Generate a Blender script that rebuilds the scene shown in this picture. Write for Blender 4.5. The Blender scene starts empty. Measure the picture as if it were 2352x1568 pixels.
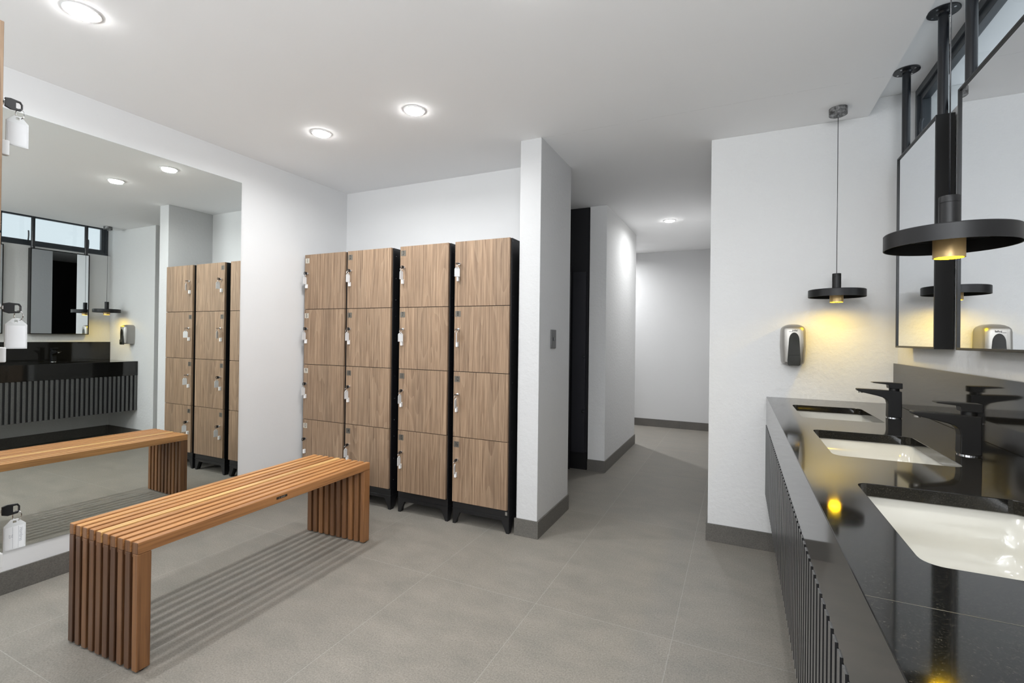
import bpy, bmesh, math, random
from mathutils import Matrix, Vector
PI = math.pi
random.seed(7)
S = bpy.context.scene
COL = S.collection

# ------------------------------------------------------------------ camera
YAW, PITCH, ROLL, FPX, SYPX = 0.4424, 0.0042, 0.0124, 1100.36, -13.23
fw = Vector((-math.sin(YAW), math.cos(YAW), 0)); rt = Vector((math.cos(YAW), math.sin(YAW), 0)); up = Vector((0, 0, 1))
f2 = fw*math.cos(PITCH) + up*math.sin(PITCH); u2 = up*math.cos(PITCH) - fw*math.sin(PITCH)
r3 = rt*math.cos(ROLL) + u2*math.sin(ROLL); u3 = u2*math.cos(ROLL) - rt*math.sin(ROLL)
cd = bpy.data.cameras.new('camera'); cam = bpy.data.objects.new('camera', cd); COL.objects.link(cam)
cam.matrix_world = Matrix(((r3.x, u3.x, -f2.x, 0), (r3.y, u3.y, -f2.y, 0), (r3.z, u3.z, -f2.z, 1.25), (0, 0, 0, 1)))
cd.sensor_width = 36; cd.sensor_fit = 'HORIZONTAL'; cd.lens = 36*FPX/2352; cd.shift_y = SYPX/2352; cd.clip_start = 0.02
S.camera = cam
# ------------------------------------------------------------------ world + exposure
w = bpy.data.worlds.new('sky'); S.world = w; w.use_nodes = True
bg = w.node_tree.nodes['Background']; bg.inputs[0].default_value = (0.78, 0.83, 0.91, 1); bg.inputs[1].default_value = 1.15
S.view_settings.view_transform = 'Standard'; S.view_settings.look = 'None'; S.view_settings.gamma = 1
S.view_settings.use_curve_mapping = False; S.view_settings.exposure = 0.12
LAMP = 9.0          # watts of each ceiling downlight
PENDANT = 2.2       # emission strength of the warm pendant bulbs
PENDANT_W = 1.4      # watts of each pendant's warm beam
FILL_W = 60.0      # base watts of the fill lights at the two added windows

# ------------------------------------------------------------------ measured layout (metres)
XL, YB, H = -3.155, 3.207, 2.506
PX0, PX1, PY0, PY1 = -1.269, -1.126, 2.774, 3.363
QX0, QX1, QY0, QY1 = -1.290, -1.127, 4.430, 5.847
YF = 7.11
EX, EY = -0.167, 3.245
XR = 0.780
CEDGE, HU = 0.640, 2.600
CF, CT, CB, RB, ST = 0.152, 0.917, 0.7514, 0.3385, 1.137
DT, DB, YD = 1.889, 0.150, 2.737
VY0 = -0.30

# ------------------------------------------------------------------ materials
def mat(name, col, rough=0.5, metal=0.0, spec=0.5, coat=0):
    m = bpy.data.materials.new(name); m.use_nodes = True
    b = m.node_tree.nodes['Principled BSDF']
    b.inputs['Base Color'].default_value = (*col, 1); b.inputs['Roughness'].default_value = rough
    b.inputs['Metallic'].default_value = metal; b.inputs['Specular IOR Level'].default_value = spec
    b.inputs['Coat Weight'].default_value = coat
    return m
def nt(m): return m.node_tree.nodes, m.node_tree.links, m.node_tree.nodes['Principled BSDF']
def tex(m, kind='ShaderNodeTexNoise', scale=(1, 1, 1), coord='Object', **kw):
    N, L, b = nt(m)
    tc = N.new('ShaderNodeTexCoord'); mp = N.new('ShaderNodeMapping'); mp.inputs['Scale'].default_value = scale
    L.new(tc.outputs[coord], mp.inputs[0])
    t = N.new(kind); L.new(mp.outputs[0], t.inputs['Vector'])
    for k, v in kw.items(): t.inputs[k].default_value = v
    return t, mp
def ramp(m, src, stops):
    N, L, b = nt(m); r = N.new('ShaderNodeValToRGB'); e = r.color_ramp.elements
    while len(e) < len(stops): e.new(0.5)
    for i, (p, c) in enumerate(stops): e[i].position = p; e[i].color = (*c, 1)
    L.new(src, r.inputs[0]); return r
def bump(m, src, dist, strength=1.0):
    N, L, b = nt(m); n = N.new('ShaderNodeBump'); n.inputs['Distance'].default_value = dist; n.inputs['Strength'].default_value = strength
    L.new(src, n.inputs['Height']); L.new(n.outputs[0], b.inputs['Normal'])
def math_node(m, op, a, b2=None):
    N, L, b = nt(m); n = N.new('ShaderNodeMath'); n.operation = op
    for i, v in enumerate((a, b2)):
        if v is None: continue
        if isinstance(v, (int, float)): n.inputs[i].default_value = v
        else: L.new(v, n.inputs[i])
    return n.outputs[0]
def mixc(m, fac, a, b2, blend='MIX'):
    N, L, b = nt(m); n = N.new('ShaderNodeMix'); n.data_type = 'RGBA'; n.blend_type = blend
    for i, v in ((0, fac), (6, a), (7, b2)):
        if isinstance(v, (int, float)): n.inputs[i].default_value = v
        elif isinstance(v, tuple): n.inputs[i].default_value = (*v, 1)
        else: L.new(v, n.inputs[i])
    return n.outputs[2]

def plaster(name, col, sc, dist):
    m = mat(name, col, 0.75, spec=0.25)
    t, _ = tex(m, scale=(1, 1, 1), Scale=sc, Detail=6.0, Roughness=0.6)
    t2, _ = tex(m, scale=(1, 1, 1), Scale=3.0, Detail=3.0)
    r = ramp(m, t2.outputs['Fac'], [(0.3, tuple(c*0.98 for c in col)), (0.7, col)])
    nt(m)[1].new(r.outputs[0], nt(m)[2].inputs['Base Color'])
    bump(m, t.outputs['Fac'], dist, 0.8)
    return m
M_WALL = plaster('white_plaster', (0.66, 0.66, 0.66), 14, 0.0015)
M_ROUGH = plaster('rough_white_plaster', (0.67, 0.67, 0.665), 38, 0.0045)
M_UPPER = plaster('upper_ceiling_paint', (0.90, 0.90, 0.90), 9, 0.0015)
M_PART = plaster('toned_down_partition_plaster', (0.54, 0.54, 0.54), 38, 0.003)  # white plaster darkened to offset the strong light on this wall
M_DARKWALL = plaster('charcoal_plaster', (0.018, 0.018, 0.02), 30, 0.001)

def ceiling_mat():
    m = mat('ceiling_paint', (0.93, 0.93, 0.935), 0.8, spec=0.2)
    N, L, b = nt(m)
    tc = N.new('ShaderNodeTexCoord'); sx = N.new('ShaderNodeSeparateXYZ'); L.new(tc.outputs['Object'], sx.inputs[0])
    n, _ = tex(m, Scale=9.0, Detail=6.0, Roughness=0.7)
    wob = math_node(m, 'MULTIPLY', math_node(m, 'SUBTRACT', n.outputs['Fac'], 0.5), 0.03)
    d = math_node(m, 'ABSOLUTE', math_node(m, 'SUBTRACT', math_node(m, 'ADD', sx.outputs['Y'], wob), 2.79))
    line = math_node(m, 'LESS_THAN', d, 0.0016)
    rng = math_node(m, 'GREATER_THAN', sx.outputs['X'], -1.12)
    broken = math_node(m, 'GREATER_THAN', n.outputs['Fac'], 0.44)
    k = math_node(m, 'MULTIPLY', math_node(m, 'MULTIPLY', line, rng), broken)
    L.new(mixc(m, math_node(m, 'MULTIPLY', k, 0.25), (0.93, 0.93, 0.935), (0.5, 0.5, 0.5)), b.inputs['Base Color'])
    n2, _ = tex(m, Scale=5.0, Detail=3.0); bump(m, n2.outputs['Fac'], 0.002, 0.6)
    return m
M_CEIL = ceiling_mat()

def tile_mat(name, base, joints=True):
    m = mat(name, base, 0.42, spec=0.45)
    N, L, b = nt(m)
    fine, _ = tex(m, Scale=150.0, Detail=6.0, Roughness=0.8)
    mid, _ = tex(m, scale=(1, 1.8, 1), Scale=5.0, Detail=6.0, Roughness=0.65)
    r1 = ramp(m, fine.outputs['Fac'], [(0.25, tuple(c*0.5 for c in base)), (0.75, tuple(c*1.5 for c in base))])
    r2 = ramp(m, mid.outputs['Fac'], [(0.3, (0.86, 0.875, 0.87)), (0.7, (1.1, 1.08, 1.06))])
    col = mixc(m, 1.0, r1.outputs[0], r2.outputs[0], 'MULTIPLY')
    if joints:
        tc = N.new('ShaderNodeTexCoord'); sx = N.new('ShaderNodeSeparateXYZ'); L.new(tc.outputs['Object'], sx.inputs[0])
        fx = math_node(m, 'DIVIDE', math_node(m, 'ADD', sx.outputs['X'], 0.853+6.12), 0.612)
        fy = math_node(m, 'DIVIDE', math_node(m, 'ADD', sx.outputs['Y'], -2.100+12.5), 1.25)
        ids = math_node(m, 'ADD', math_node(m, 'MULTIPLY', math_node(m, 'FLOOR', fx), 7.3), math_node(m, 'MULTIPLY', math_node(m, 'FLOOR', fy), 3.1))
        wn = N.new('ShaderNodeTexWhiteNoise'); wn.noise_dimensions = '1D'; L.new(ids, wn.inputs['W'])
        v = math_node(m, 'ADD', math_node(m, 'MULTIPLY', wn.outputs['Value'], 0.07), 0.965)
        cmb = N.new('ShaderNodeCombineColor')
        for i in range(3): L.new(v, cmb.inputs[i])
        col = mixc(m, 1.0, col, cmb.outputs[0], 'MULTIPLY')
        def near(fv, wd, pitch):
            a = math_node(m, 'FRACT', fv); c = math_node(m, 'MINIMUM', a, math_node(m, 'SUBTRACT', 1.0, a))
            return math_node(m, 'LESS_THAN', c, wd/pitch)
        j = math_node(m, 'MAXIMUM', near(fx, 0.0014, 0.612), near(fy, 0.0014, 1.25))
        col = mixc(m, math_node(m, 'MULTIPLY', j, 0.42), col, (0.40, 0.385, 0.35))
    L.new(col, b.inputs['Base Color'])
    bump(m, fine.outputs['Fac'], 0.0006, 0.6)
    rr = N.new('ShaderNodeMapRange'); rr.inputs[3].default_value = 0.40; rr.inputs[4].default_value = 0.58
    L.new(mid.outputs['Fac'], rr.inputs[0]); L.new(rr.outputs[0], b.inputs['Roughness'])
    return m
M_FLOOR = tile_mat('slate_grey_floor_tile', (0.228, 0.211, 0.186))
M_BASE = tile_mat('dark_slate_skirting', (0.115, 0.108, 0.098), False)

def locker_wood():
    m = mat('walnut_laminate', (0.36, 0.25, 0.17), 0.45, spec=0.35)
    N, L, b = nt(m)
    tc = N.new('ShaderNodeTexCoord'); oi = N.new('ShaderNodeObjectInfo')
    cx = N.new('ShaderNodeCombineXYZ')
    L.new(math_node(m, 'MULTIPLY', oi.outputs['Random'], 13.0), cx.inputs[0]); L.new(math_node(m, 'MULTIPLY', oi.outputs['Random'], 37.0), cx.inputs[2])
    add = N.new('ShaderNodeVectorMath'); add.operation = 'ADD'; L.new(tc.outputs['Object'], add.inputs[0]); L.new(cx.outputs[0], add.inputs[1])
    def mapped(scale, kind='ShaderNodeTexNoise', **kw):
        mp = N.new('ShaderNodeMapping'); mp.inputs['Scale'].default_value = scale; L.new(add.outputs[0], mp.inputs[0])
        t = N.new(kind); L.new(mp.outputs[0], t.inputs['Vector'])
        for k, v in kw.items(): t.inputs[k].default_value = v
        return t
    warp = mapped((3.2, 3.2, 1.1), Scale=1.0, Detail=2.0)
    # cathedral figure: contour lines of a tall stretched noise
    fig = mapped((7.5, 7.5, 0.55), Scale=1.0, Detail=1.2, Roughness=0.4, Distortion=0.5)
    rings = math_node(m, 'FRACT', math_node(m, 'MULTIPLY', fig.outputs['Fac'], 17.0))
    ringc = math_node(m, 'POWER', rings, 2.2)
    streak = mapped((85, 85, 1.6), Scale=1.0, Detail=4.0, Roughness=0.7, Distortion=0.3)
    fine = mapped((330, 330, 9), Scale=1.0, Detail=3.0)
    wide = mapped((9, 9, 0.5), Scale=1.0, Detail=2.0)
    r = ramp(m, streak.outputs['Fac'], [(0.27, (0.115, 0.072, 0.045)), (0.5, (0.235, 0.158, 0.103)), (0.73, (0.38, 0.268, 0.178))])
    rw = ramp(m, wide.outputs['Fac'], [(0.3, (0.84, 0.83, 0.82)), (0.7, (1.15, 1.13, 1.1))])
    c = mixc(m, 1.0, r.outputs[0], rw.outputs[0], 'MULTIPLY')
    c = mixc(m, math_node(m, 'MULTIPLY', ringc, 0.27), c, (0.44, 0.32, 0.215))
    rf = ramp(m, fine.outputs['Fac'], [(0.3, (0.82, 0.8, 0.78)), (0.6, (1.03, 1.03, 1.03))])
    c = mixc(m, 1.0, c, rf.outputs[0], 'MULTIPLY')
    L.new(c, b.inputs['Base Color'])
    bump(m, fine.outputs['Fac'], 0.0003, 0.5)
    return m
M_WOOD = locker_wood()

def teak():
    m = mat('oiled_teak', (0.45, 0.20, 0.08), 0.36, spec=0.5)
    N, L, b = nt(m)
    at = N.new('ShaderNodeAttribute'); at.attribute_name = 'tint'
    sp = N.new('ShaderNodeSeparateColor'); L.new(at.outputs['Color'], sp.inputs[0])
    tc = N.new('ShaderNodeTexCoord'); cx = N.new('ShaderNodeCombineXYZ')
    off = math_node(m, 'MULTIPLY', sp.outputs[1], 31.0); L.new(off, cx.inputs[0]); L.new(off, cx.inputs[1]); L.new(off, cx.inputs[2])
    add = N.new('ShaderNodeVectorMath'); add.operation = 'ADD'; L.new(tc.outputs['Object'], add.inputs[0]); L.new(cx.outputs[0], add.inputs[1])
    # grain runs along the board: blue channel says whether the board is horizontal (Y) or vertical (Z)
    mh = N.new('ShaderNodeMapping'); mh.inputs['Scale'].default_value = (95, 2.2, 95); L.new(add.outputs[0], mh.inputs[0])
    mv = N.new('ShaderNodeMapping'); mv.inputs['Scale'].default_value = (95, 95, 2.2); L.new(add.outputs[0], mv.inputs[0])
    vm = N.new('ShaderNodeMix'); vm.data_type = 'VECTOR'; L.new(sp.outputs[2], vm.inputs[0]); L.new(mh.outputs[0], vm.inputs[4]); L.new(mv.outputs[0], vm.inputs[5])
    t = N.new('ShaderNodeTexNoise'); t.inputs['Scale'].default_value = 1.0; t.inputs['Detail'].default_value = 5.0; t.inputs['Distortion'].default_value = 0.6
    L.new(vm.outputs[1], t.inputs['Vector'])
    g = ramp(m, t.outputs['Fac'], [(0.28, (0.52, 0.46, 0.42)), (0.5, (0.95, 0.93, 0.9)), (0.75, (1.18, 1.16, 1.12))])
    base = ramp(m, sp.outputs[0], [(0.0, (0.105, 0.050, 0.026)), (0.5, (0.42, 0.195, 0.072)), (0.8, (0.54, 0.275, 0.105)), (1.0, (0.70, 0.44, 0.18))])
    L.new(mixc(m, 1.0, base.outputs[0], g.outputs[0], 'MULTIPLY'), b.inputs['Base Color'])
    bump(m, t.outputs['Fac'], 0.0004, 0.5)
    return m
M_TEAK = teak()

def granite(name, rough, base, speck, lo=0.62):
    m = mat(name, base, rough, spec=0.55)
    N, L, b = nt(m)
    v, _ = tex(m, 'ShaderNodeTexNoise', Scale=330.0, Detail=3.0, Roughness=0.85)
    r = ramp(m, v.outputs['Fac'], [(lo-0.12, base), (lo, tuple(0.5*(a+c) for a, c in zip(base, speck))), (lo+0.1, speck)])
    L.new(r.outputs[0], b.inputs['Base Color'])
    return m
M_GRAN = granite('polished_black_granite', 0.06, (0.006, 0.006, 0.006), (0.10, 0.088, 0.062), 0.68)
M_RIB = granite('honed_grey_granite', 0.30, (0.062, 0.062, 0.062), (0.16, 0.16, 0.155), 0.56)
M_GROOVE = mat('dark_granite_groove', (0.012, 0.012, 0.013), 0.5)
M_BLACK = mat('matt_black_metal', (0.005, 0.005, 0.0055), 0.42, spec=0.32)
M_LBLACK = mat('black_locker_steel', (0.006, 0.006, 0.007), 0.38, spec=0.5)
M_PLASTBLK = mat('black_plastic', (0.012, 0.012, 0.013), 0.35)
M_POLE = mat('black_lacquered_pole', (0.012, 0.013, 0.016), 0.26, spec=0.6)
M_FRAME = mat('dark_bronze_frame', (0.006, 0.006, 0.006), 0.38, spec=0.35)
M_WINFR = mat('charcoal_window_aluminium', (0.035, 0.042, 0.050), 0.35, spec=0.5)
M_MIR = mat('mirror_silver', (0.87, 0.905, 0.88), 0.0, 1.0)
M_MIR2 = mat('cool_mirror_silver', (0.88, 0.91, 0.94), 0.0, 1.0)
M_GEDGE = mat('mirror_glass_edge', (0.55, 0.68, 0.64), 0.15)
M_CHROME = mat('polished_chrome', (0.85, 0.85, 0.86), 0.12, 1.0)
M_STEEL = mat('satin_steel', (0.40, 0.385, 0.36), 0.42, 0.9)
M_PLATE = mat('etched_metal_plate', (0.13, 0.115, 0.095), 0.45, 0.4)
M_PLATE_LIT = mat('plate_reflection_tone', (0.62, 0.58, 0.50), 0.4, 0.5)  # same plate metal, its reflection painted in as a paler colour
M_INK = mat('black_ink', (0.008, 0.008, 0.008), 0.6)
M_PENCIL = mat('grey_handwriting', (0.30, 0.31, 0.33), 0.8)
M_CERAM = mat('white_ceramic', (0.50, 0.485, 0.43), 0.14, spec=0.5, coat=0.4)
M_WPLAST = mat('white_plastic', (0.80, 0.80, 0.80), 0.4)
M_TAG = mat('frosted_clear_plastic', (0.70, 0.71, 0.71), 0.35)
M_TAG.node_tree.nodes['Principled BSDF'].inputs['Transmission Weight'].default_value = 0.25
M_PAPER = mat('white_tag_paper', (0.64, 0.64, 0.645), 0.7)
M_LENS = mat('lamp_lens', (1, 1, 1), 0.5)
M_SWITCH = mat('dark_grey_switch_plastic', (0.07, 0.07, 0.07), 0.4)
M_BRASS = mat('warm_brass_lamp_holder', (0.62, 0.43, 0.20), 0.4, 0.6)
M_SMOKE = mat('smoked_window_plastic', (0.010, 0.011, 0.008), 0.08, spec=0.6)
M_ALU = mat('worn_aluminium_canopy', (0.16, 0.16, 0.16), 0.35, 0.8)
t, _ = tex(M_ALU, Scale=60.0, Detail=4.0); r = ramp(M_ALU, t.outputs['Fac'], [(0.4, (0.09, 0.09, 0.09)), (0.65, (0.35, 0.35, 0.35))])
nt(M_ALU)[1].new(r.outputs[0], nt(M_ALU)[2].inputs['Base Color'])
def emis(name, col, s):
    m = bpy.data.materials.new(name); m.use_nodes = True; N = m.node_tree.nodes; N.clear()
    e = N.new('ShaderNodeEmission'); e.inputs[0].default_value = (*col, 1); e.inputs[1].default_value = s
    o = N.new('ShaderNodeOutputMaterial'); m.node_tree.links.new(e.outputs[0], o.inputs[0]); return m
M_LAMP = emis('downlight_glow', (1.0, 0.99, 0.97), 80.0)
M_BULB = emis('warm_bulb_glow', (1.0, 0.62, 0.14), PENDANT)
def pane_mat():
    m = bpy.data.materials.new('window_glass'); m.use_nodes = True; N = m.node_tree.nodes; L = m.node_tree.links; N.clear()
    tr = N.new('ShaderNodeBsdfTransparent'); tr.inputs[0].default_value = (0.93, 0.96, 0.96, 1); g = N.new('ShaderNodeBsdfGlossy'); g.inputs['Roughness'].default_value = 0.02
    mx = N.new('ShaderNodeMixShader'); mx.inputs[0].default_value = 0.06; o = N.new('ShaderNodeOutputMaterial')
    L.new(tr.outputs[0], mx.inputs[1]); L.new(g.outputs[0], mx.inputs[2]); L.new(mx.outputs[0], o.inputs[0]); return m
M_PANE = pane_mat()

# ------------------------------------------------------------------ mesh builder
class MB:
    def __init__(s): s.bm = bmesh.new(); s.col = None; s.tints = {}
    def box(s, x0, x1, y0, y1, z0, z1, mi=0, tint=None):
        r = bmesh.ops.create_cube(s.bm, size=1.0)
        vs = r['verts']
        for v in vs: v.co = Vector(((x0+x1)/2+v.co.x*(x1-x0), (y0+y1)/2+v.co.y*(y1-y0), (z0+z1)/2+v.co.z*(z1-z0)))
        fs = set(f for v in vs for f in v.link_faces)
        for f in fs: f.material_index = mi
        if tint is not None:
            for f in fs: s.tints[f] = tint
            if tint[2] == 0.0:
                for f in fs:
                    f.normal_update()
                    if abs(f.normal.y) > 0.5: s.tints[f] = (tint[0]*0.28, tint[1], 1.0)  # board ends darker: end grain, with shade put into the tint
        return vs
    def prism(s, pts, axis, a, b, mi=0):
        """polygon pts in the plane perpendicular to axis, extruded a..b"""
        def P(p, t):
            return Vector({'x': (t, p[0], p[1]), 'y': (p[0], t, p[1]), 'z': (p[0], p[1], t)}[axis])
        A = [s.bm.verts.new(P(p, a)) for p in pts]; B = [s.bm.verts.new(P(p, b)) for p in pts]
        n = len(pts); fs = [s.bm.faces.new(A), s.bm.faces.new(B[::-1])]
        for i in range(n): fs.append(s.bm.faces.new((A[i], B[i], B[(i+1) % n], A[(i+1) % n])))
        for f in fs: f.material_index = mi
        return A+B
    def lathe(s, prof, c, axis='z', seg=40, mi=0, smooth=True):
        """profile (r, t) revolved about an axis through c"""
        rings = []
        for r, t in prof:
            ring = []
            for i in range(seg):
                a = 2*PI*i/seg; u, v = r*math.cos(a), r*math.sin(a)
                p = {'z': (u, v, t), 'y': (u, t, v), 'x': (t, u, v)}[axis]
                ring.append(s.bm.verts.new(Vector(c)+Vector(p)))
            rings.append(ring)
        for k in range(len(rings)-1):
            for i in range(seg):
                j = (i+1) % seg
                f = s.bm.faces.new((rings[k][i], rings[k][j], rings[k+1][j], rings[k+1][i])); f.material_index = mi; f.smooth = smooth
        for ring, (r, t) in ((rings[0], prof[0]), (rings[-1], prof[-1])):
            if r > 1e-5: f = s.bm.faces.new(ring); f.material_index = mi
    def tube(s, path, r, seg=12, mi=0, closed=False):
        path = [Vector(p) for p in path]; n = len(path); rings = []
        for i, p in enumerate(path):
            a = path[(i-1) % n] if (closed or i) else p; b = path[(i+1) % n] if (closed or i < n-1) else p
            d = (b-a).normalized(); ref = Vector((0, 0, 1)) if abs(d.z) < 0.9 else Vector((1, 0, 0))
            u = d.cross(ref).normalized(); v = d.cross(u)
            rings.append([s.bm.verts.new(p+u*r*math.cos(2*PI*k/seg)+v*r*math.sin(2*PI*k/seg)) for k in range(seg)])
        for i in range(n if closed else n-1):
            for k in range(seg):
                f = s.bm.faces.new((rings[i][k], rings[i][(k+1) % seg], rings[(i+1) % n][(k+1) % seg], rings[(i+1) % n][k])); f.smooth = True; f.material_index = mi
        if not closed:
            s.bm.faces.new(rings[0]).material_index = mi; s.bm.faces.new(rings[-1][::-1]).material_index = mi
    def loft(s, loops, mi=0, cap0=True, cap1=True, smooth=True):
        R = [[s.bm.verts.new(Vector(p)) for p in lp] for lp in loops]
        for a, b in zip(R, R[1:]):
            n = len(a)
            for i in range(n):
                f = s.bm.faces.new((a[i], a[(i+1) % n], b[(i+1) % n], b[i])); f.material_index = mi; f.smooth = smooth
        if cap0: s.bm.faces.new(R[0][::-1]).material_index = mi
        if cap1: s.bm.faces.new(R[-1]).material_index = mi
    def build(s, name, mats, parent=None, bevel=0, seg=2, recalc=True, loc=None, rot=None):
        if s.tints:
            lay = s.bm.loops.layers.float_color.new('tint')
            for f, t in s.tints.items():
                if f.is_valid:
                    for l in f.loops: l[lay] = (*t, 1)
        if recalc: bmesh.ops.recalc_face_normals(s.bm, faces=s.bm.faces[:])
        for ed in s.bm.edges:
            if len(ed.link_faces) == 2 and ed.calc_face_angle(0) > 0.6: ed.smooth = False
        me = bpy.data.meshes.new(name); s.bm.to_mesh(me); s.bm.free()
        if not isinstance(mats, (list, tuple)): mats = [mats]
        for m in mats: me.materials.append(m)
        o = bpy.data.objects.new(name, me); COL.objects.link(o)
        if parent: o.parent = parent
        if loc: o.location = loc
        if rot: o.rotation_euler = rot
        if bevel:
            b = o.modifiers.new('bevel', 'BEVEL'); b.width = bevel; b.segments = seg; b.limit_method = 'ANGLE'; b.angle_limit = 0.6; b.harden_normals = False
        return o
def tag(o, label=None, cat=None, group=None, kind=None):
    if label: o['label'] = label
    if cat: o['category'] = cat
    if group: o['group'] = group
    if kind: o['kind'] = kind
    return o
def empty(name, loc, rz=0):
    o = bpy.data.objects.new(name, None); COL.objects.link(o); o.location = loc; o.rotation_euler = (0, 0, rz); o.empty_display_size = 0.05
    return o
def struct(name, boxes, m, bevel=0):
    b = MB()
    for x in boxes: b.box(*x)
    o = b.build(name, m, bevel=bevel); o['kind'] = 'structure'; return o
def rrect(x0, x1, y0, y1, r, n=6):
    out = []
    for cx, cy, a0 in ((x1-r, y1-r, 0), (x0+r, y1-r, PI/2), (x0+r, y0+r, PI), (x1-r, y0+r, 1.5*PI)):
        for i in range(n+1):
            a = a0+PI/2*i/n; out.append((cx+r*math.cos(a), cy+r*math.sin(a)))
    return out
def text_mesh(txt, size, sx=1.0, name='t', bold=0.0):
    cu = bpy.data.curves.new(name, 'FONT'); cu.body = txt; cu.size = size; cu.align_x = 'CENTER'; cu.align_y = 'CENTER'; cu.extrude = 0.0; cu.offset = bold
    ob = bpy.data.objects.new(name, cu); COL.objects.link(ob)
    dg = bpy.context.evaluated_depsgraph_get(); me = bpy.data.meshes.new_from_object(ob.evaluated_get(dg))
    vs = [(v.co.x*sx, v.co.y) for v in me.vertices]; fs = [tuple(p.vertices) for p in me.polygons]
    bpy.data.objects.remove(ob); bpy.data.curves.remove(cu); bpy.data.meshes.remove(me)
    return vs, fs
def add_text(b, txt, size, sx, P, mi, bold=0.0):
    """P maps text plane (u, v) to 3D"""
    vs, fs = text_mesh(txt, size, sx, bold=bold)
    V = [b.bm.verts.new(Vector(P(u, v))) for u, v in vs]
    for f in fs:
        try: b.bm.faces.new([V[i] for i in f]).material_index = mi
        except ValueError: pass

# ------------------------------------------------------------------ room shell
T = 0.15
struct('floor', [(XL-0.15, 1.05, -2.3, YF+0.15, -0.1, 0.0)], M_FLOOR)
struct('ceiling', [(XL-0.15, CEDGE, -2.3, EY+0.15, H, H+0.25), (XL-0.15, EX+0.3, EY+0.15, YF+0.15, H, H+0.25)], M_CEIL)
struct('trim_1', [(CEDGE, 1.05, -2.3, EY+0.15, HU, HU+0.156)], M_UPPER)
struct('wall_left', [(XL-T, XL, -2.3, YB, 0, H)], M_WALL)
struct('wall_back', [(XL-T, PX0+0.02, YB, PY1, 0, H)], M_WALL)
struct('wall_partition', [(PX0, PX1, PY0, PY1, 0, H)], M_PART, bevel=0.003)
struct('wall_corridor_left', [(QX0, QX1, QY0, QY1, 0, H)], M_ROUGH, bevel=0.003)
struct('wall_corridor_far', [(XL-T, EX+0.3, YF, YF+T, 0, H)], M_WALL)
struct('wall_corridor_right', [(EX+0.002, EX+0.3, EY+0.15, YF, 0, H)], M_WALL)
b = MB(); b.prism([(EX, 0), (1.05, 0), (1.05, HU), (CEDGE, HU), (CEDGE, H), (EX, H)], 'y', EY, EY+0.15)
o = b.build('wall_end', M_ROUGH, bevel=0.003); o['kind'] = 'structure'
struct('wall_right', [(XR, 0.98, -2.3, EY, 0, 2.2)], M_ROUGH)
struct('wall_behind', [(XL-T, 1.05, -2.45, -2.3, 0, HU)], M_WALL)
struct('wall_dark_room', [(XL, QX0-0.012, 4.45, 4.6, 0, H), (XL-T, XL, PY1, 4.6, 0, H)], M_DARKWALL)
struct('wall_far_room', [(XL-T, XL, 4.6, YF, 0, H)], M_WALL)
def skirting(name, segs):
    """segs: (x0,x1,y0,y1) footprints"""
    b = MB()
    for s in segs: b.box(s[0], s[1], s[2], s[3], 0, 0.108)
    o = b.build(name, M_BASE, bevel=0.001); o['kind'] = 'structure'
t = 0.010
skirting('baseboard_left', [(XL, XL+t, -2.2+1.243*k, -2.2+1.243*(k+1)-0.002, ) for k in range(4)])
skirting('baseboard_back', [(XL+t, -1.95, YB-t, YB), (-1.948, PX0-t, YB-t, YB)])
skirting('baseboard_partition', [(PX0-t, PX1+t, PY0-t, PY0), (PX1, PX1+t, PY0+0.0005, PY1)])
skirting('baseboard_corridor_left', [(QX0, QX1+t, QY0-t, QY0), (QX1, QX1+t, QY0+0.0005, QY1)])
skirting('baseboard_far', [(-2.2, -0.735, YF-t, YF), (-0.733, EX, YF-t, YF)])
skirting('baseboard_end', [(EX-t, 0.44, EY-t, EY), (0.442, XR-t, EY-t, EY), (EX-t, EX, EY+0.0005, EY+0.6)])
skirting('baseboard_right', [(XR-t, XR, EY-t-1.22*(k+1)+0.002, EY-t-1.22*k) for k in range(3)])
b = MB(); b.box(XL, QX0-0.012, 4.438, 4.45, 0, 0.165); o = b.build('baseboard_dark_room', M_LBLACK); o['kind'] = 'structure'

# ------------------------------------------------------------------ high window over the vanity
WX = 0.845
win = empty('window_1', (0, 0, 0)); win['kind'] = 'structure'
b = MB(); WY0 = 0.35; WY1 = EY
for x in ((WX, WX+0.06, WY0, WY1, 2.2, 2.235), (WX, WX+0.06, WY0, WY1, 2.563, 2.6), (WX, WX+0.06, WY1-0.03, WY1, 2.235, 2.563), (WX, WX+0.06, WY0, WY0+0.03, 2.235, 2.563)): b.box(*x)
b.build('window_frame', M_WINFR, win, bevel=0.002)
b = MB()
for x in ((WX+0.012, WX+0.048, WY0+0.03, WY1-0.03, 2.235, 2.272), (WX+0.012, WX+0.048, WY0+0.03, WY1-0.03, 2.528, 2.563), (WX+0.012, WX+0.048, WY1-0.066, WY1-0.03, 2.272, 2.528), (WX+0.012, WX+0.048, WY0+0.03, WY0+0.066, 2.272, 2.528)): b.box(*x)
b.build('sash', M_WINFR, win, bevel=0.002)
b = MB(); b.box(WX+0.028, WX+0.034, WY0+0.06, WY1-0.06, 2.265, 2.535); b.build('pane', M_PANE, win)
for yy in (3.03, 2.49, 1.95):
    b = MB(); b.box(WX-0.004, WX+0.012, yy-0.02, yy+0.02, 2.245, 2.268)
    b.tube([(WX-0.004, yy, 2.256), (WX-0.022, yy, 2.262), (WX-0.03, yy, 2.285), (WX-0.034, yy, 2.32), (WX-0.032, yy, 2.355), (WX-0.027, yy, 2.37)], 0.0065)
    b.build('handle', M_WINFR, win)
struct('trim_2', [(0.98, 1.05, -2.3, EY, 0, 2.2), (WX, 1.05, -2.3, WY0, 2.2, HU)], M_WALL)
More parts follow.
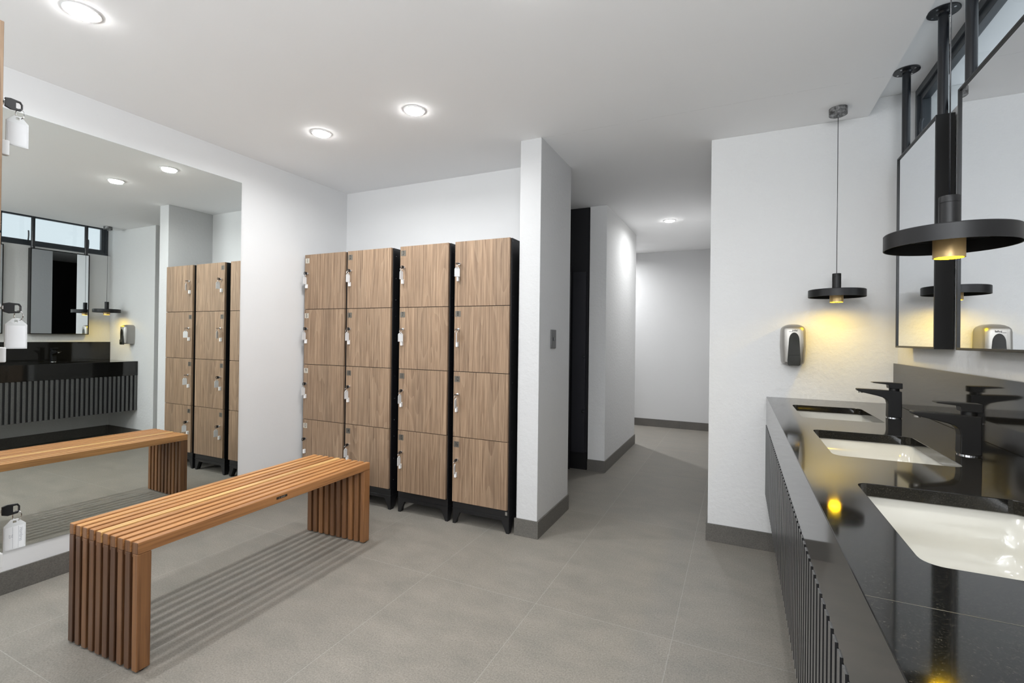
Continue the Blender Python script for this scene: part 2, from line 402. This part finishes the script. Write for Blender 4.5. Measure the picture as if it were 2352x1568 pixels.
# added window in the wall behind the camera, invented to give fill light
added_win2 = empty('added_window_2', (0, -2.3, 0)); added_win2['kind'] = 'structure'
b = MB()
for x in ((-2.9, 0.5, 0.0, 0.03, 1.55, 1.59), (-2.9, 0.5, 0.0, 0.03, 2.41, 2.45), (-2.9, -2.86, 0.0, 0.03, 1.59, 2.41), (0.46, 0.5, 0.0, 0.03, 1.59, 2.41), (-1.22, -1.18, 0.0, 0.03, 1.59, 2.41)): b.box(*x)
b.build('window_frame', M_WINFR, added_win2, bevel=0.002)
ld = bpy.data.lights.new('added_fill_light', 'AREA'); ld.shape = 'RECTANGLE'; ld.size = 3.28; ld.size_y = 0.82; ld.energy = FILL_W*0.95; ld.color = (0.93, 0.965, 1.0)
lo = bpy.data.objects.new('added_fill_light', ld); COL.objects.link(lo); lo.location = (-1.2, -1.97, 1.98)
lo.rotation_euler = Vector((0, 1, 1.0)).to_track_quat('-Z', 'Y').to_euler()

# another invented, unseen window: its area light brightens faces turned right
added_win3 = empty('added_window_3', (XR, 0, 0)); added_win3['kind'] = 'structure'
b = MB()
for x in ((-0.03, -0.001, -2.2, -0.5, 1.25, 1.29), (-0.03, -0.001, -2.2, -0.5, 2.36, 2.4), (-0.03, -0.001, -2.2, -2.16, 1.29, 2.36), (-0.03, -0.001, -0.54, -0.5, 1.29, 2.36)): b.box(*x)
b.build('window_frame', M_WINFR, added_win3, bevel=0.002)
ld = bpy.data.lights.new('added_fill_light', 'AREA'); ld.shape = 'RECTANGLE'; ld.size = 1.62; ld.size_y = 1.07; ld.energy = FILL_W*1.35; ld.color = (0.93, 0.965, 1.0)
lo = bpy.data.objects.new('added_fill_light', ld); COL.objects.link(lo); lo.location = (XR-0.46, -1.35, 1.825)
lo.rotation_euler = Vector((-1, 0.45, 0.8)).to_track_quat('-Z', 'Y').to_euler()

# ------------------------------------------------------------------ ceiling downlights
def downlight(x, y, label, watts=LAMP, z=H):
    e = empty('downlight', (x, y, z)); tag(e, label, 'ceiling light', 'round recessed ceiling downlights')
    b = MB(); b.lathe([(0.049, -0.0005), (0.060, -0.0005), (0.060, -0.004), (0.052, -0.006), (0.049, -0.004), (0.049, -0.0005)], (0, 0, 0), seg=48)
    b.build('trim_ring', M_WPLAST, e)
    b = MB(); b.lathe([(0.048, -0.0005), (0.048, -0.009), (0.040, -0.013), (0.0, -0.015)], (0, 0, 0), seg=48)
    b.build('lens', M_LAMP, e)
    l = bpy.data.lights.new('downlight_beam', 'AREA'); l.shape = 'DISK'; l.size = 0.085; l.energy = watts; l.color = (0.97, 0.985, 1.0); l.spread = 2.9
    o = bpy.data.objects.new('downlight_beam', l); COL.objects.link(o); o.parent = e; o.location = (0, 0, -0.017)
    return e
downlight(-2.34, 0.965, 'bright round ceiling downlight nearest the top left corner of the photo')
downlight(-2.357, 2.172, 'round ceiling downlight in front of the lockers, left one of the middle pair', LAMP*1.15)
downlight(-1.641, 2.162, 'round ceiling downlight in front of the lockers, right one of the middle pair', LAMP*0.85)
downlight(-0.66, 1.50, 'round ceiling downlight whose glow shows at the top edge of the photo', LAMP*0.35)
downlight(0.0, 1.10, 'added fill downlight above the front of the vanity, out of the frame', LAMP*0.9)  # lamp added out of view to brighten the partition side
downlight(-0.672, 5.262, 'round ceiling downlight in the passage beyond the white partition', LAMP*0.85)
downlight(-1.95, 6.65, 'round ceiling downlight out of sight behind the far passage wall', LAMP*3.6)
downlight(-2.34, -0.6, 'added unseen fill downlight behind the camera on the mirror side')  # invented lamp, unseen, for fill from behind
downlight(-0.75, -0.7, 'added unseen fill downlight behind the camera by the vanity side')  # second invented fill lamp, also unseen

# ------------------------------------------------------------------ large frameless wall mirror
e = empty('wall_mirror', (XL, 0.40, 0.203)); tag(e, 'large frameless mirror fixed to the left white wall behind the wooden bench', 'mirror')
b = MB(); b.box(0.0005, 0.006, 0, 2.2072-0.40, 0, 2.3077-0.203)
o = b.build('mirror_glass', [M_GEDGE, M_MIR], e)
for p in o.data.polygons:
    if p.normal.x > 0.9: p.material_index = 1

# ------------------------------------------------------------------ slatted bench
BX, BY, BA, BW, BL, BH, BF = -1.9843, 1.007, 0.0347, 0.454, 1.2742, 0.4799, 0.006
bench = empty('slatted_bench', (BX, BY, 0), BA); tag(bench, 'slatted brown teak bench with open plank legs standing in front of the wall mirror', 'bench')
NS = 10; SW = 0.0305; PI_ = (BW-SW)/(NS-1)
tones = [0.42, 0.60, 0.64, 0.56, 0.58, 0.96, 0.52, 0.66, 0.82, 0.66]   # right to left; first board lowered to hold the shade of that side
ltones = [0.25, 0.03, 0.12, 0.0, 0.02, 0.10, 0.06, 0.14, 0.03, 0.0]  # both leg lists lowered so the tint carries the legs' shade
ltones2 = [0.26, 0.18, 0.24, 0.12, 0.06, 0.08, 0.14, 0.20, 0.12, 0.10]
b = MB()
for i in range(NS):
    x = -SW - i*PI_
    b.box(x, x+SW, 0, BL, BH-0.044, BH, tint=(tones[i], random.random(), 0.0))
b.build('seat', M_TEAK, bench, bevel=0.0035)
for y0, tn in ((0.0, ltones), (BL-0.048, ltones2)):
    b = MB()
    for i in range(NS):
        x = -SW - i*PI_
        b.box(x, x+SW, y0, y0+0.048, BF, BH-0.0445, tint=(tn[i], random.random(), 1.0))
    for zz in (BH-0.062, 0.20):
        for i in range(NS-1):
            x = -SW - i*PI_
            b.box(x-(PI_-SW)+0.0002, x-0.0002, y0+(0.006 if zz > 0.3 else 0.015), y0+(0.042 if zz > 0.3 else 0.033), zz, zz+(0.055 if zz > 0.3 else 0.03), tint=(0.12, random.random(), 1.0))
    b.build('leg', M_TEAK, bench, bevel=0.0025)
    for i in (0, NS-1):
        b = MB()
        x = -SW - i*PI_
        b.lathe([(0.010, 0.0), (0.010, BF)], (x+SW/2, y0+0.024, 0), seg=16)
        b.build('foot_pad', M_PLASTBLK, bench)
b = MB(); b.box(0.0, 0.0012, 0.60, 0.662, 0.456, 0.467)
add_text(b, 'o  tavelle', 0.0095, 1.0, lambda u, v: (0.0014, 0.631+u, 0.4615+v), 1)
b.build('maker_plate', [mat('dark_bronze_label', (0.03, 0.018, 0.012), 0.4), M_CHROME], bench)

# ------------------------------------------------------------------ lockers
def locker(loc, rz, dw, cwl, cwr, numbers, label, group, sticker=False, depth=0.44, lit_plates=False):
    """local x = door left edge, y = into the cabinet (door face at 0), doors of width dw"""
    e = empty('locker', loc, rz); tag(e, label, 'locker', group)
    b = MB(); x0, x1 = -cwl, dw+cwr; y0, y1 = 0.0185, 0.0185+depth; z0, z1 = 0.138, DT-0.002
    b.box(x0, x0+0.012, y0, y1, z0, z1); b.box(x1-0.012, x1, y0, y1, z0, z1)
    b.box(x0+0.012, x1-0.012, y0, y1, z1-0.012, z1); b.box(x0+0.012, x1-0.012, y0, y1, z0, z0+0.012)
    b.box(x0+0.012, x1-0.012, y1-0.01, y1, z0+0.012, z1-0.012)
    dh = (DT-DB)/4
    for k in (1, 2, 3): b.box(x0+0.012, x1-0.012, y0+0.002, y1-0.01, DB+dh*k-0.006, DB+dh*k+0.006)
    for sx, xx in ((1, x1), (-1, x0)):
        for k in range(4):
            for dz in (0.06, 0.215, 0.375):
                for yy in (y0+0.03, y1-0.05):
                    b.lathe([(0.0035, 0.0), (0.0025, sx*0.0012), (0, sx*0.0015)], (xx, yy, DB+dh*k+dz), axis='x', seg=8, mi=1)
    b.build('carcass', [M_LBLACK, M_POLE], e)
    # base frame with tapered legs
    b = MB(); ya = y0+0.0
    zt, zb = 0.1375, 0.078
    prof = [(x0, zt), (x0, 0.0), (x0+0.020, 0.0), (x0+0.055, zb), (x1-0.055, zb), (x1-0.020, 0.0), (x1, 0.0), (x1, zt)]
    b.prism(prof, 'y', ya, ya+0.02); b.prism(prof, 'y', y1-0.02, y1)
    prof2 = [(ya+0.02, zt), (ya+0.02, 0.0), (ya+0.035, 0.0), (ya+0.065, zb), (y1-0.065, zb), (y1-0.035, 0.0), (y1-0.02, 0.0), (y1-0.02, zt)]
    b.prism(prof2, 'x', x0, x0+0.02); b.prism(prof2, 'x', x1-0.02, x1)
    b.box(x0-0.003, x1+0.003, ya-0.004, y1, 0.098, 0.102)
    b.build('base_frame', M_LBLACK, e, bevel=0.0012)
    for k, num in enumerate(numbers):
        zt_ = DT-dh*k-0.0015; zb_ = DT-dh*(k+1)+0.0025
        b = MB(); b.box(0, dw, 0, 0.018, zb_-0.0, zt_)
        d = b.build('door', M_WOOD, e, bevel=0.0012)
        lz = (1.737, 1.301, 0.868, 0.434)[k]
        b = MB(); b.lathe([(0.0, -0.0132), (0.0045, -0.0132), (0.0085, -0.012), (0.0095, -0.009), (0.0095, 0.0), (0.012, -0.0003)][:5], (0.039, 0, lz), axis='y', seg=24)
        b.build('lock_cylinder', M_CHROME, d)
        b = MB(); vs = b.box(0.024, 0.037, -0.019, -0.0004, lz-0.116, lz-0.084)
        b.build('pull_tab', M_WPLAST, d, bevel=0.002)
        if num:
            b = MB(); zc = zt_-0.048
            b.box(0.007, 0.049, -0.0012, -0.0002, zc-0.0195, zc+0.0195)
            add_text(b, num, 0.042, 0.68 if len(num) == 1 else 0.58, lambda u, v: (0.028+u, -0.0016, zc+v), 1, bold=0.0006)
            b.build('number_plate', [M_PLATE_LIT if lit_plates else M_PLATE, M_INK], d)
    if sticker:
        b = MB(); b.box(dw-0.016, dw-0.002, y0-0.0062, y0-0.005, 0.118, 0.140); b.build('sticker', M_STEEL, e)
    return e
G = 'wood-fronted lockers along the back wall'
locker((-3.128, YD, 0), 0, 0.421, 0.004, 0.008, ['1', '5', '9', '13'], 'wood-fronted four-door locker in the corner against the white left wall', G, lit_plates=True)
locker((-2.6796, YD, 0), 0, 0.4142, 0.006, 0.008, ['2', '6', '10', '14'], 'wood-fronted four-door locker next to the corner one, partly behind the bench end', G)
locker((-2.1842, YD, 0), 0, 0.4051, 0.006, 0.008, ['3', '7', '11', '15'], 'wood-fronted four-door locker between the bench end and the locker beside the partition', G)
locker((-1.7257, YD, 0), 0, 0.4064, 0.006, 0.008, [None, '8', '12', '16'], 'wood-fronted four-door locker beside the white partition, top door without a number', G, sticker=True)
NLX, NLY = -1.3715, 0.438
locker((NLX, NLY, 0), PI, 0.406, 0.004, 0.004, [None]*4, 'near locker seen edge-on at the left border of the photo', None)

def key(parent_loc, rz, lz, label, group, head_rot=0.0, tag_yaw=0.0, has_tag=True, text=None, droop=0.0):
    """local: -y points out of the door; the lock sits at x=0.039 of the door"""
    c, s_ = math.cos(rz), math.sin(rz)
    x = parent_loc[0]+0.039*c-0.0135*-s_; y = parent_loc[1]+0.039*s_-0.0135*c
    e = empty('locker_key', (x, y, lz), rz); tag(e, label, 'key', group)
    b = MB(); b.box(-0.0009, 0.0009, -0.006, 0.0, -0.0035, 0.0035); b.build('key_blade', M_CHROME, e, rot=(0, head_rot, 0))
    # plastic head: flat plate in the y-z plane with a slot at its outer end
    b = MB(); out = [(-0.001, -0.009), (-0.001, 0.009), (-0.010, 0.0115), (-0.026, 0.010), (-0.0295, 0.004), (-0.0295, -0.006), (-0.026, -0.011), (-0.010, -0.0125)]
    hole = [(-0.0185, -0.0065), (-0.0185, 0.006), (-0.0245, 0.0065), (-0.0268, 0.003), (-0.0268, -0.004), (-0.0245, -0.007)]
    plate_holes(b, out, [hole], -0.0022, 0.0022, 'x')
    b.build('key_head', M_PLASTBLK, e, bevel=0.0008, rot=(0, head_rot, 0))
    if has_tag:
        ry = -0.0255; rc = -0.0165
        b = MB(); b.tube([(0.007*math.sin(a)*math.sin(tag_yaw*0.5+0.6), ry+0.007*math.sin(a)*math.cos(tag_yaw*0.5+0.6), rc+0.0105*math.cos(a)) for a in [2*PI*k/20 for k in range(20)]], 0.0009, 6, closed=True)
        b.build('key_ring', M_CHROME, e)
        b = MB(); z0 = -0.022
        out = [(-0.018, z0-0.066), (0.018, z0-0.066), (0.018, z0-0.014), (0.006, z0-0.001), (-0.006, z0-0.001), (-0.018, z0-0.014)]
        hole = [(-0.003, z0-0.009), (0.003, z0-0.009), (0.003, z0-0.004), (-0.003, z0-0.004)]
        plate_holes(b, out, [hole], -0.0013, 0.0013, 'x')
        tg = b.build('tag', M_TAG, e, bevel=0.0005, loc=(0, ry+0.004, 0), rot=(0, 0, tag_yaw))
        b = MB(); b.box(-0.00155, 0.00155, -0.0155, 0.0155, z0-0.0635, z0-0.0165)
        if text:
            for yy in (-0.006, 0.003): b.box(-0.0017, -0.00155, yy-0.0002, yy+0.0002, z0-0.063, z0-0.017, mi=1)
            add_text(b, 'Hombres', 0.0085, 0.9, lambda u, v: (-0.0018, -0.010-v, z0-0.036-u), 1)
            add_text(b, text, 0.0085, 0.9, lambda u, v: (-0.0018, 0.0065-v, z0-0.036-u), 1)
        b.build('paper_insert', [M_PAPER, M_PENCIL], tg)
    return e
def plate_holes(b, outer, holes, a, c, axis):
    """flat plate with holes; outlines in the plane perpendicular to axis, thickness a..c"""
    def P(p, t): return Vector({'x': (t, p[0], p[1]), 'y': (p[0], t, p[1]), 'z': (p[0], p[1], t)}[axis])
    bm2 = bmesh.new(); loops = [outer]+holes; idx = []
    for lp in loops:
        vs = [bm2.verts.new((p[0], p[1], 0)) for p in lp]; idx.append(vs)
        for i in range(len(vs)): bm2.edges.new((vs[i], vs[(i+1) % len(vs)]))
    bmesh.ops.triangle_fill(bm2, edges=bm2.edges[:], use_beauty=True, normal=(0, 0, 1))
    top = {v: b.bm.verts.new(P(v.co, c)) for v in bm2.verts}; bot = {v: b.bm.verts.new(P(v.co, a)) for v in bm2.verts}
    for f in bm2.faces:
        b.bm.faces.new([top[v] for v in f.verts]); b.bm.faces.new([bot[v] for v in reversed(f.verts)])
    for vs in idx:
        for i in range(len(vs)):
            j = (i+1) % len(vs); b.bm.faces.new((top[vs[i]], top[vs[j]], bot[vs[j]], bot[vs[i]]))
    bm2.free()
    bmesh.ops.dissolve_limit(b.bm, angle_limit=0.01, verts=b.bm.verts[:], edges=b.bm.edges[:])
LZ = (1.737, 1.301, 0.868, 0.434)
LXS = (-3.128, -2.6796, -2.1842, -1.7257)
TY = {1: (0, 0.05), 2: (0, -0.05), 3: (0.5, 0.0), 4: (PI/2, -0.75), 5: (0, 0.1), 6: (0, 0.0), 7: (PI/2, -0.55), 8: (PI/2, 0.62), 9: (0, 0.05), 10: (0, 0.0), 11: (0.3, 0.05), 12: (PI/2, 0.2), 13: (0, 0), 14: (0.3, 0.1), 15: (0.3, 0.05), 16: (0.2, 0.3)}
for ci in range(4):
    for ri in range(4):
        n = ri*4+ci+1; hr, ty = TY[n]
        if n == 4: lab = 'key with white tag in the unnumbered top locker door beside the partition'
        elif n == 13: lab = 'bare black key without a tag, in the lowest door of the corner locker'
        else: lab = 'tagged key in the %s of the %s' % (('topmost door', 'upper middle door', 'lower middle door', 'lowest door')[ri], ('corner locker', 'second locker from the corner', 'third locker from the corner', 'locker beside the white partition')[ci])
        key((LXS[ci], YD), 0, LZ[ri], lab, 'keys hanging in the locker doors', hr, ty, n != 13)
for ri, (lab, tx, ty) in enumerate([('large black key with blank white tag at the left border, topmost', None, 0.0), ('large black key with blank white tag at the left border, middle one', None, 0.0), ('large black key with handwritten white tag at the left border, lowest', '25', 0.0)]):
    key((NLX, NLY+(0, 0.003, 0.006)[ri]), PI, LZ[ri], lab, 'keys of the near locker', 0.0, ty, True, tx)

# ------------------------------------------------------------------ vanity
van = empty('vanity_counter', (0, 0, 0)); tag(van, 'long polished black granite vanity counter with a ribbed grey front along the right wall', 'vanity counter')
SINKS = [(2.448, 2.912), (1.682, 2.136), (0.922, 1.385)]
SX0, SX1 = 0.255, 0.552
b = MB(); plate_holes(b, [(CF, VY0), (XR-0.004, VY0), (XR-0.004, EY-0.0005), (CF, EY-0.0005)], [rrect(SX0, SX1, y0, y1, 0.028) for y0, y1 in SINKS], CT-0.03, CT, 'z')
b.build('countertop', M_GRAN, van, bevel=0.0012)
b = MB(); b.box(CF-0.0003, CF+0.022, VY0, EY-0.0005, CB, CT-0.0012); b.build('apron', M_GRAN, van)
b = MB(); b.box(XR-0.0195, XR-0.0005, VY0, EY-0.0005, CT+0.0005, ST); b.build('backsplash', M_GRAN, van, bevel=0.001)
b = MB(); b.box(CF+0.0121, CF+0.022, VY0, EY-0.0005, RB, CB-0.0005, mi=1)
y = EY-0.012
ribs = []
while y-0.024 > VY0:
    vs_ = b.box(CF-0.0028, CF+0.012, y-0.024, y, RB, CB-0.0015)
    for f in set(f for v in vs_ for f in v.link_faces):
        f.normal_update()
        if abs(f.normal.y) > 0.5: f.material_index = 1
    y -= 0.0425
b.build('fluted_panel', [M_RIB, M_GROOVE], van)
b = MB(); b.box(CF+0.024, XR-0.0005, VY0, EY-0.0005, RB+0.03, RB+0.045)
b.box(CF+0.024, XR-0.0005, VY0, VY0+0.02, RB+0.046, CT-0.031); b.build('cabinet_shell', M_GROOVE, van)
b = MB(); b.box(CF+0.001, SX0-0.001, 0.7716, 0.7726, CT, CT+0.0002); b.box(SX0-0.001, 0.76, 0.7716, 0.7726, CT, CT+0.0003)
b.build('stone_joint', mat('grey_stone_joint', (0.06, 0.06, 0.055), 0.4), van)

def sink(y0, y1, label):
    cx, cy = (SX0+SX1)/2, (y0+y1)/2
    e = empty('sink', (cx, cy, CT-0.17)); tag(e, label, 'sink', 'undermount sinks in the black counter')
    hw, hl = (SX1-SX0)/2+0.004, (y1-y0)/2+0.004; zt = 0.17-0.0305
    b = MB(); loops = []
    def L_(k, z, r): return [(x, y, z) for x, y in rrect(-hw*k-0, hw*k, -hl+hw*(1-k), hl-hw*(1-k), r, 8)]
    loops = [L_(1.10, zt, 0.04), L_(1.0, zt, 0.032), L_(0.985, 0.06, 0.045), L_(0.95, 0.03, 0.05), L_(0.86, 0.012, 0.05), L_(0.6, 0.006, 0.04), L_(0.18, 0.004, 0.02)]
    outer = [L_(1.10, zt-0.0, 0.04), L_(1.10, zt-0.012, 0.04), L_(1.06, zt-0.014, 0.045), L_(1.04, 0.03, 0.05), L_(0.8, 0.0, 0.05)]
    b.loft(loops, cap0=False); b.loft(outer, cap0=False)
    b.build('basin', M_CERAM, e, recalc=False)
    b = MB(); b.lathe([(0.0, 0.0065), (0.014, 0.0065), (0.019, 0.008), (0.022, 0.0085), (0.024, 0.0055)], (0.03, 0, 0), seg=28); b.build('drain', M_CHROME, e)
sink(*SINKS[0], 'white rectangular undermount sink farthest away, next to the end wall')
sink(*SINKS[1], 'white rectangular undermount sink, middle one of the three')
sink(*SINKS[2], 'white rectangular undermount sink nearest the camera, cut by the right border')

def tap(y, label):
    e = empty('tap', (0.6225, y, CT)); tag(e, label, 'tap', 'matt black mixer taps on the counter')
    b = MB(); b.lathe([(0.0, 0.0), (0.0268, 0.0), (0.0268, 0.003), (0.0, 0.003)], (0, 0, 0), seg=32); b.build('base_ring', M_CHROME, e)
    b = MB(); pr = [(-0.0245, 0.003), (-0.0235, 0.060), (-0.027, 0.077), (-0.038, 0.087), (-0.060, 0.094), (-0.118, 0.107), (-0.134, 0.112), (-0.138, 0.118), (-0.136, 0.123), (-0.06, 0.1215), (0.0245, 0.118), (0.0255, 0.003)]
    b.prism(pr, 'y', -0.0205, 0.0205); b.build('body', M_BLACK, e, bevel=0.005, seg=3)
    b = MB(); b.lathe([(0.0, 0.117), (0.019, 0.117), (0.019, 0.1305), (0.0, 0.1305)], (0.001, 0, 0), seg=24); b.build('cartridge_neck', M_BLACK, e)
    b = MB(); pr = [(-0.022, 0.130), (-0.024, 0.146), (-0.080, 0.1515), (-0.082, 0.1535), (-0.078, 0.155), (-0.02, 0.1555), (0.0265, 0.154), (0.027, 0.131), (0.024, 0.1295)]
    b.prism(pr, 'y', -0.020, 0.020); b.build('handle', M_BLACK, e, bevel=0.003, seg=3)
    b = MB(); b.lathe([(0.0, 0.1035), (0.009, 0.1035), (0.009, 0.112)], (-0.121, 0, 0), seg=20); b.build('aerator', M_STEEL, e)
tap(2.645, 'matt black mixer tap farthest away, between the end wall and the middle sink')
tap(1.880, 'matt black mixer tap behind the middle sink')
tap(1.120, 'matt black mixer tap behind the nearest sink')

# ------------------------------------------------------------------ vanity mirrors on ceiling poles
def vanity_mirror(y0, y1, label):
    e = empty('vanity_mirror', (0.7, (y0+y1)/2, 1.225)); tag(e, label, 'mirror', 'framed mirrors hung on poles over the counter')
    h = (y1-y0)/2; zt = 2.172-1.225; fx0, fx1 = 0.011, 0.0725; fwd = 0.009
    b = MB()
    b.box(fx0, fx1, -h, -h+fwd, 0, zt); b.box(fx0, fx1, h-fwd, h, 0, zt); b.box(fx0, fx1, -h+fwd, h-fwd, 0, fwd); b.box(fx0, fx1, -h+fwd, h-fwd, zt-fwd, zt)
    b.build('frame', M_FRAME, e, bevel=0.0012)
    b = MB(); b.box(fx0+0.0055, fx0+0.0105, -h+fwd, h-fwd, fwd, zt-fwd)
    o = b.build('mirror_glass', [M_GEDGE, M_MIR2], e)
    for p in o.data.polygons:
        if p.normal.x < -0.9: p.material_index = 1
    b = MB(); b.box(fx0+0.011, fx1-0.002, -h+fwd, h-fwd, fwd, zt-fwd); b.build('backing_board', M_BLACK, e)
    for s in (-1, 1):
        yy = s*(h-0.026); px = 0.040
        b = MB(); b.lathe([(0.0172, zt), (0.0172, 2.6-1.225-0.005)], (px, yy, 0), seg=28)
        po = b.build('pole', M_POLE, e)
        b = MB(); b.lathe([(0.052, 2.6-1.225-0.0055), (0.054, 2.6-1.225-0.0045), (0.054, 2.6-1.225-0.0005)], (px, yy, 0), seg=40); b.lathe([(0.0172, zt+1.375-zt-0.012), (0.0235, 1.375-0.006)], (px, yy, 0), seg=28)
        for k in range(4):
            a = PI/4+k*PI/2; b.lathe([(0.0045, 1.375-0.0065), (0.0045, 1.375-0.0055)], (px+0.040*math.cos(a), yy+0.040*math.sin(a), 0), seg=12, mi=1)
        b.build('mounting_plate', [M_POLE, M_CHROME], po)
vanity_mirror(2.475, 3.003, 'black-framed mirror on two ceiling poles nearest the end wall')
vanity_mirror(1.735, 2.262, 'black-framed mirror on ceiling poles cut by the right border of the photo')

# ------------------------------------------------------------------ pendants
def pendant(x, y, label):
    e = empty('pendant_lamp', (x, y, 1.4625)); tag(e, label, 'pendant lamp', 'black disc pendant lamps over the counter')
    zc = H-1.4625
    b = MB(); b.lathe([(0.0, zc-0.0375), (0.041, zc-0.0375), (0.0425, zc-0.036), (0.0425, zc-0.0005)], (0, 0, 0), seg=36)
    b.lathe([(0.0055, zc-0.050), (0.0055, zc-0.037)], (0, 0, 0), seg=14); b.build('canopy', M_ALU, e)
    b = MB(); b.lathe([(0.0016, 0.152), (0.0016, zc-0.045)], (0, 0, 0), seg=10); b.build('cord', M_POLE, e)
    b = MB(); b.lathe([(0.0, 0.1535), (0.020, 0.1535), (0.0205, 0.152), (0.0205, 0.1375), (0.0199, 0.137), (0.0199, 0.1365), (0.0205, 0.136), (0.0205, 0.066)], (0, 0, 0), seg=36); b.build('stem', M_BLACK, e)
    R = 0.131
    b = MB(); b.lathe([(0.0, 0.066), (R-0.002, 0.066), (R, 0.064), (R, 0.027), (R-0.0025, 0.027), (R-0.0025, 0.060), (0.0, 0.060)], (0, 0, 0), seg=72); b.build('disc_shade', M_BLACK, e)
    b = MB(); b.lathe([(0.0315, 0.0595), (0.0315, 0.0), (0.0285, 0.0), (0.0285, 0.013)], (0, 0, 0), seg=40)
    b.build('lamp_holder', M_BRASS, e)
    b = MB(); b.lathe([(0.0, 0.0085), (0.0275, 0.0085), (0.0275, 0.012), (0.0, 0.012)], (0, 0, 0), seg=36); b.build('bulb', M_BULB, e)
    l = bpy.data.lights.new('pendant_beam', 'AREA'); l.shape = 'DISK'; l.size = 0.052; l.energy = PENDANT_W; l.color = (1.0, 0.66, 0.004)
    o = bpy.data.objects.new('pendant_beam', l); COL.objects.link(o); o.parent = e; o.location = (0, 0, 0.0075)
pendant(0.4715, 3.07, 'black disc pendant lamp farther away, hanging in front of the end wall')
pendant(0.4715, 1.545, 'large black disc pendant lamp hanging nearest the camera before the mirrors')

# ------------------------------------------------------------------ soap dispenser
e = empty('soap_dispenser', (0.283, EY, 1.12)); tag(e, 'steel-coloured soap dispenser with dark level window on the end wall', 'soap dispenser')
b = MB(); loops = []
for z, w_, d in ((0.0, 0.052, 0.085), (0.012, 0.058, 0.100), (0.10, 0.064, 0.108), (0.188, 0.062, 0.108), (0.203, 0.059, 0.106), (0.213, 0.052, 0.098), (0.221, 0.040, 0.084), (0.226, 0.026, 0.062), (0.228, 0.010, 0.035)):
    loops.append([(w_*math.copysign(abs(math.cos(a))**0.42, math.cos(a)), -0.001-d*max(0, math.sin(a))**0.42 if math.sin(a) > 1e-4 else -0.001, z) for a in [PI*k/28 for k in range(29)]])
b.loft(loops); b.build('cover', M_STEEL, e, bevel=0)
b = MB(); pts = []
for k in range(25):
    a = PI*k/24; pts.append((0.026*math.cos(a), 0.135+0.045*math.sin(a)))
pts += [(-0.033, 0.02), (-0.030, 0.002), (0.030, 0.002), (0.033, 0.02)]
b.prism(pts, 'y', -0.1095, -0.103); b.build('level_window', M_SMOKE, e, bevel=0.001)
b = MB(); b.prism([(-0.031, 0.052), (-0.031, -0.003), (-0.024, -0.008), (0.024, -0.008), (0.031, -0.003), (0.031, 0.052)], 'y', -0.116, -0.095); b.build('push_lever', M_SMOKE, e, bevel=0.002)
b = MB(); add_text(b, 'jofel', 0.014, 1.1, lambda u, v: (u+0.003, -0.1092-0.0005, 0.190+v), 0, bold=0.0003); b.box(-0.026, -0.012, -0.1098, -0.1092, 0.183, 0.185)
b.build('logo', M_INK, e)

# ------------------------------------------------------------------ switch on the partition
e = empty('light_switch', (PX1, 3.014, 1.245)); tag(e, 'dark grey wall switch on the corridor side of the white partition', 'light switch')
b = MB(); b.box(0.0004, 0.009, -0.044, 0.044, -0.062, 0.062); b.build('cover_plate', M_SWITCH, e, bevel=0.003)
b = MB(); b.box(0.009, 0.013, -0.012, 0.012, -0.012, 0.012); b.build('rocker', M_POLE, e, bevel=0.001)

# ------------------------------------------------------------------ dark partition beyond the passage
e = empty('dark_partition', (-1.38, 4.40, 0)); tag(e, 'dark cubicle partition in the unlit room behind the white partition', 'partition')
b = MB(); b.box(-0.062, 0.066, 0.0, 0.018, 0.168, 1.885); b.build('door_panel', mat('blue_black_laminate', (0.014, 0.014, 0.019), 0.4), e)
b = MB(); b.box(-0.6, -0.075, -0.03, -0.012, 0.30, 1.885); b.build('side_panel', mat('black_laminate', (0.009, 0.009, 0.011), 0.4), e, bevel=0.004)
b = MB()
for zz in (0.56, 1.08): b.lathe([(0.016, 0.0), (0.013, -0.012), (0, -0.014)], (0.05, -0.0002, zz), axis='y', seg=20)
b.build('knobs', M_POLE, e)
b = MB(); b.box(-0.6, -0.075, -0.011, 0.0, 0, 1.95); b.build('frame_panel', mat('deep_black_panel', (0.004, 0.004, 0.004), 0.5), e)
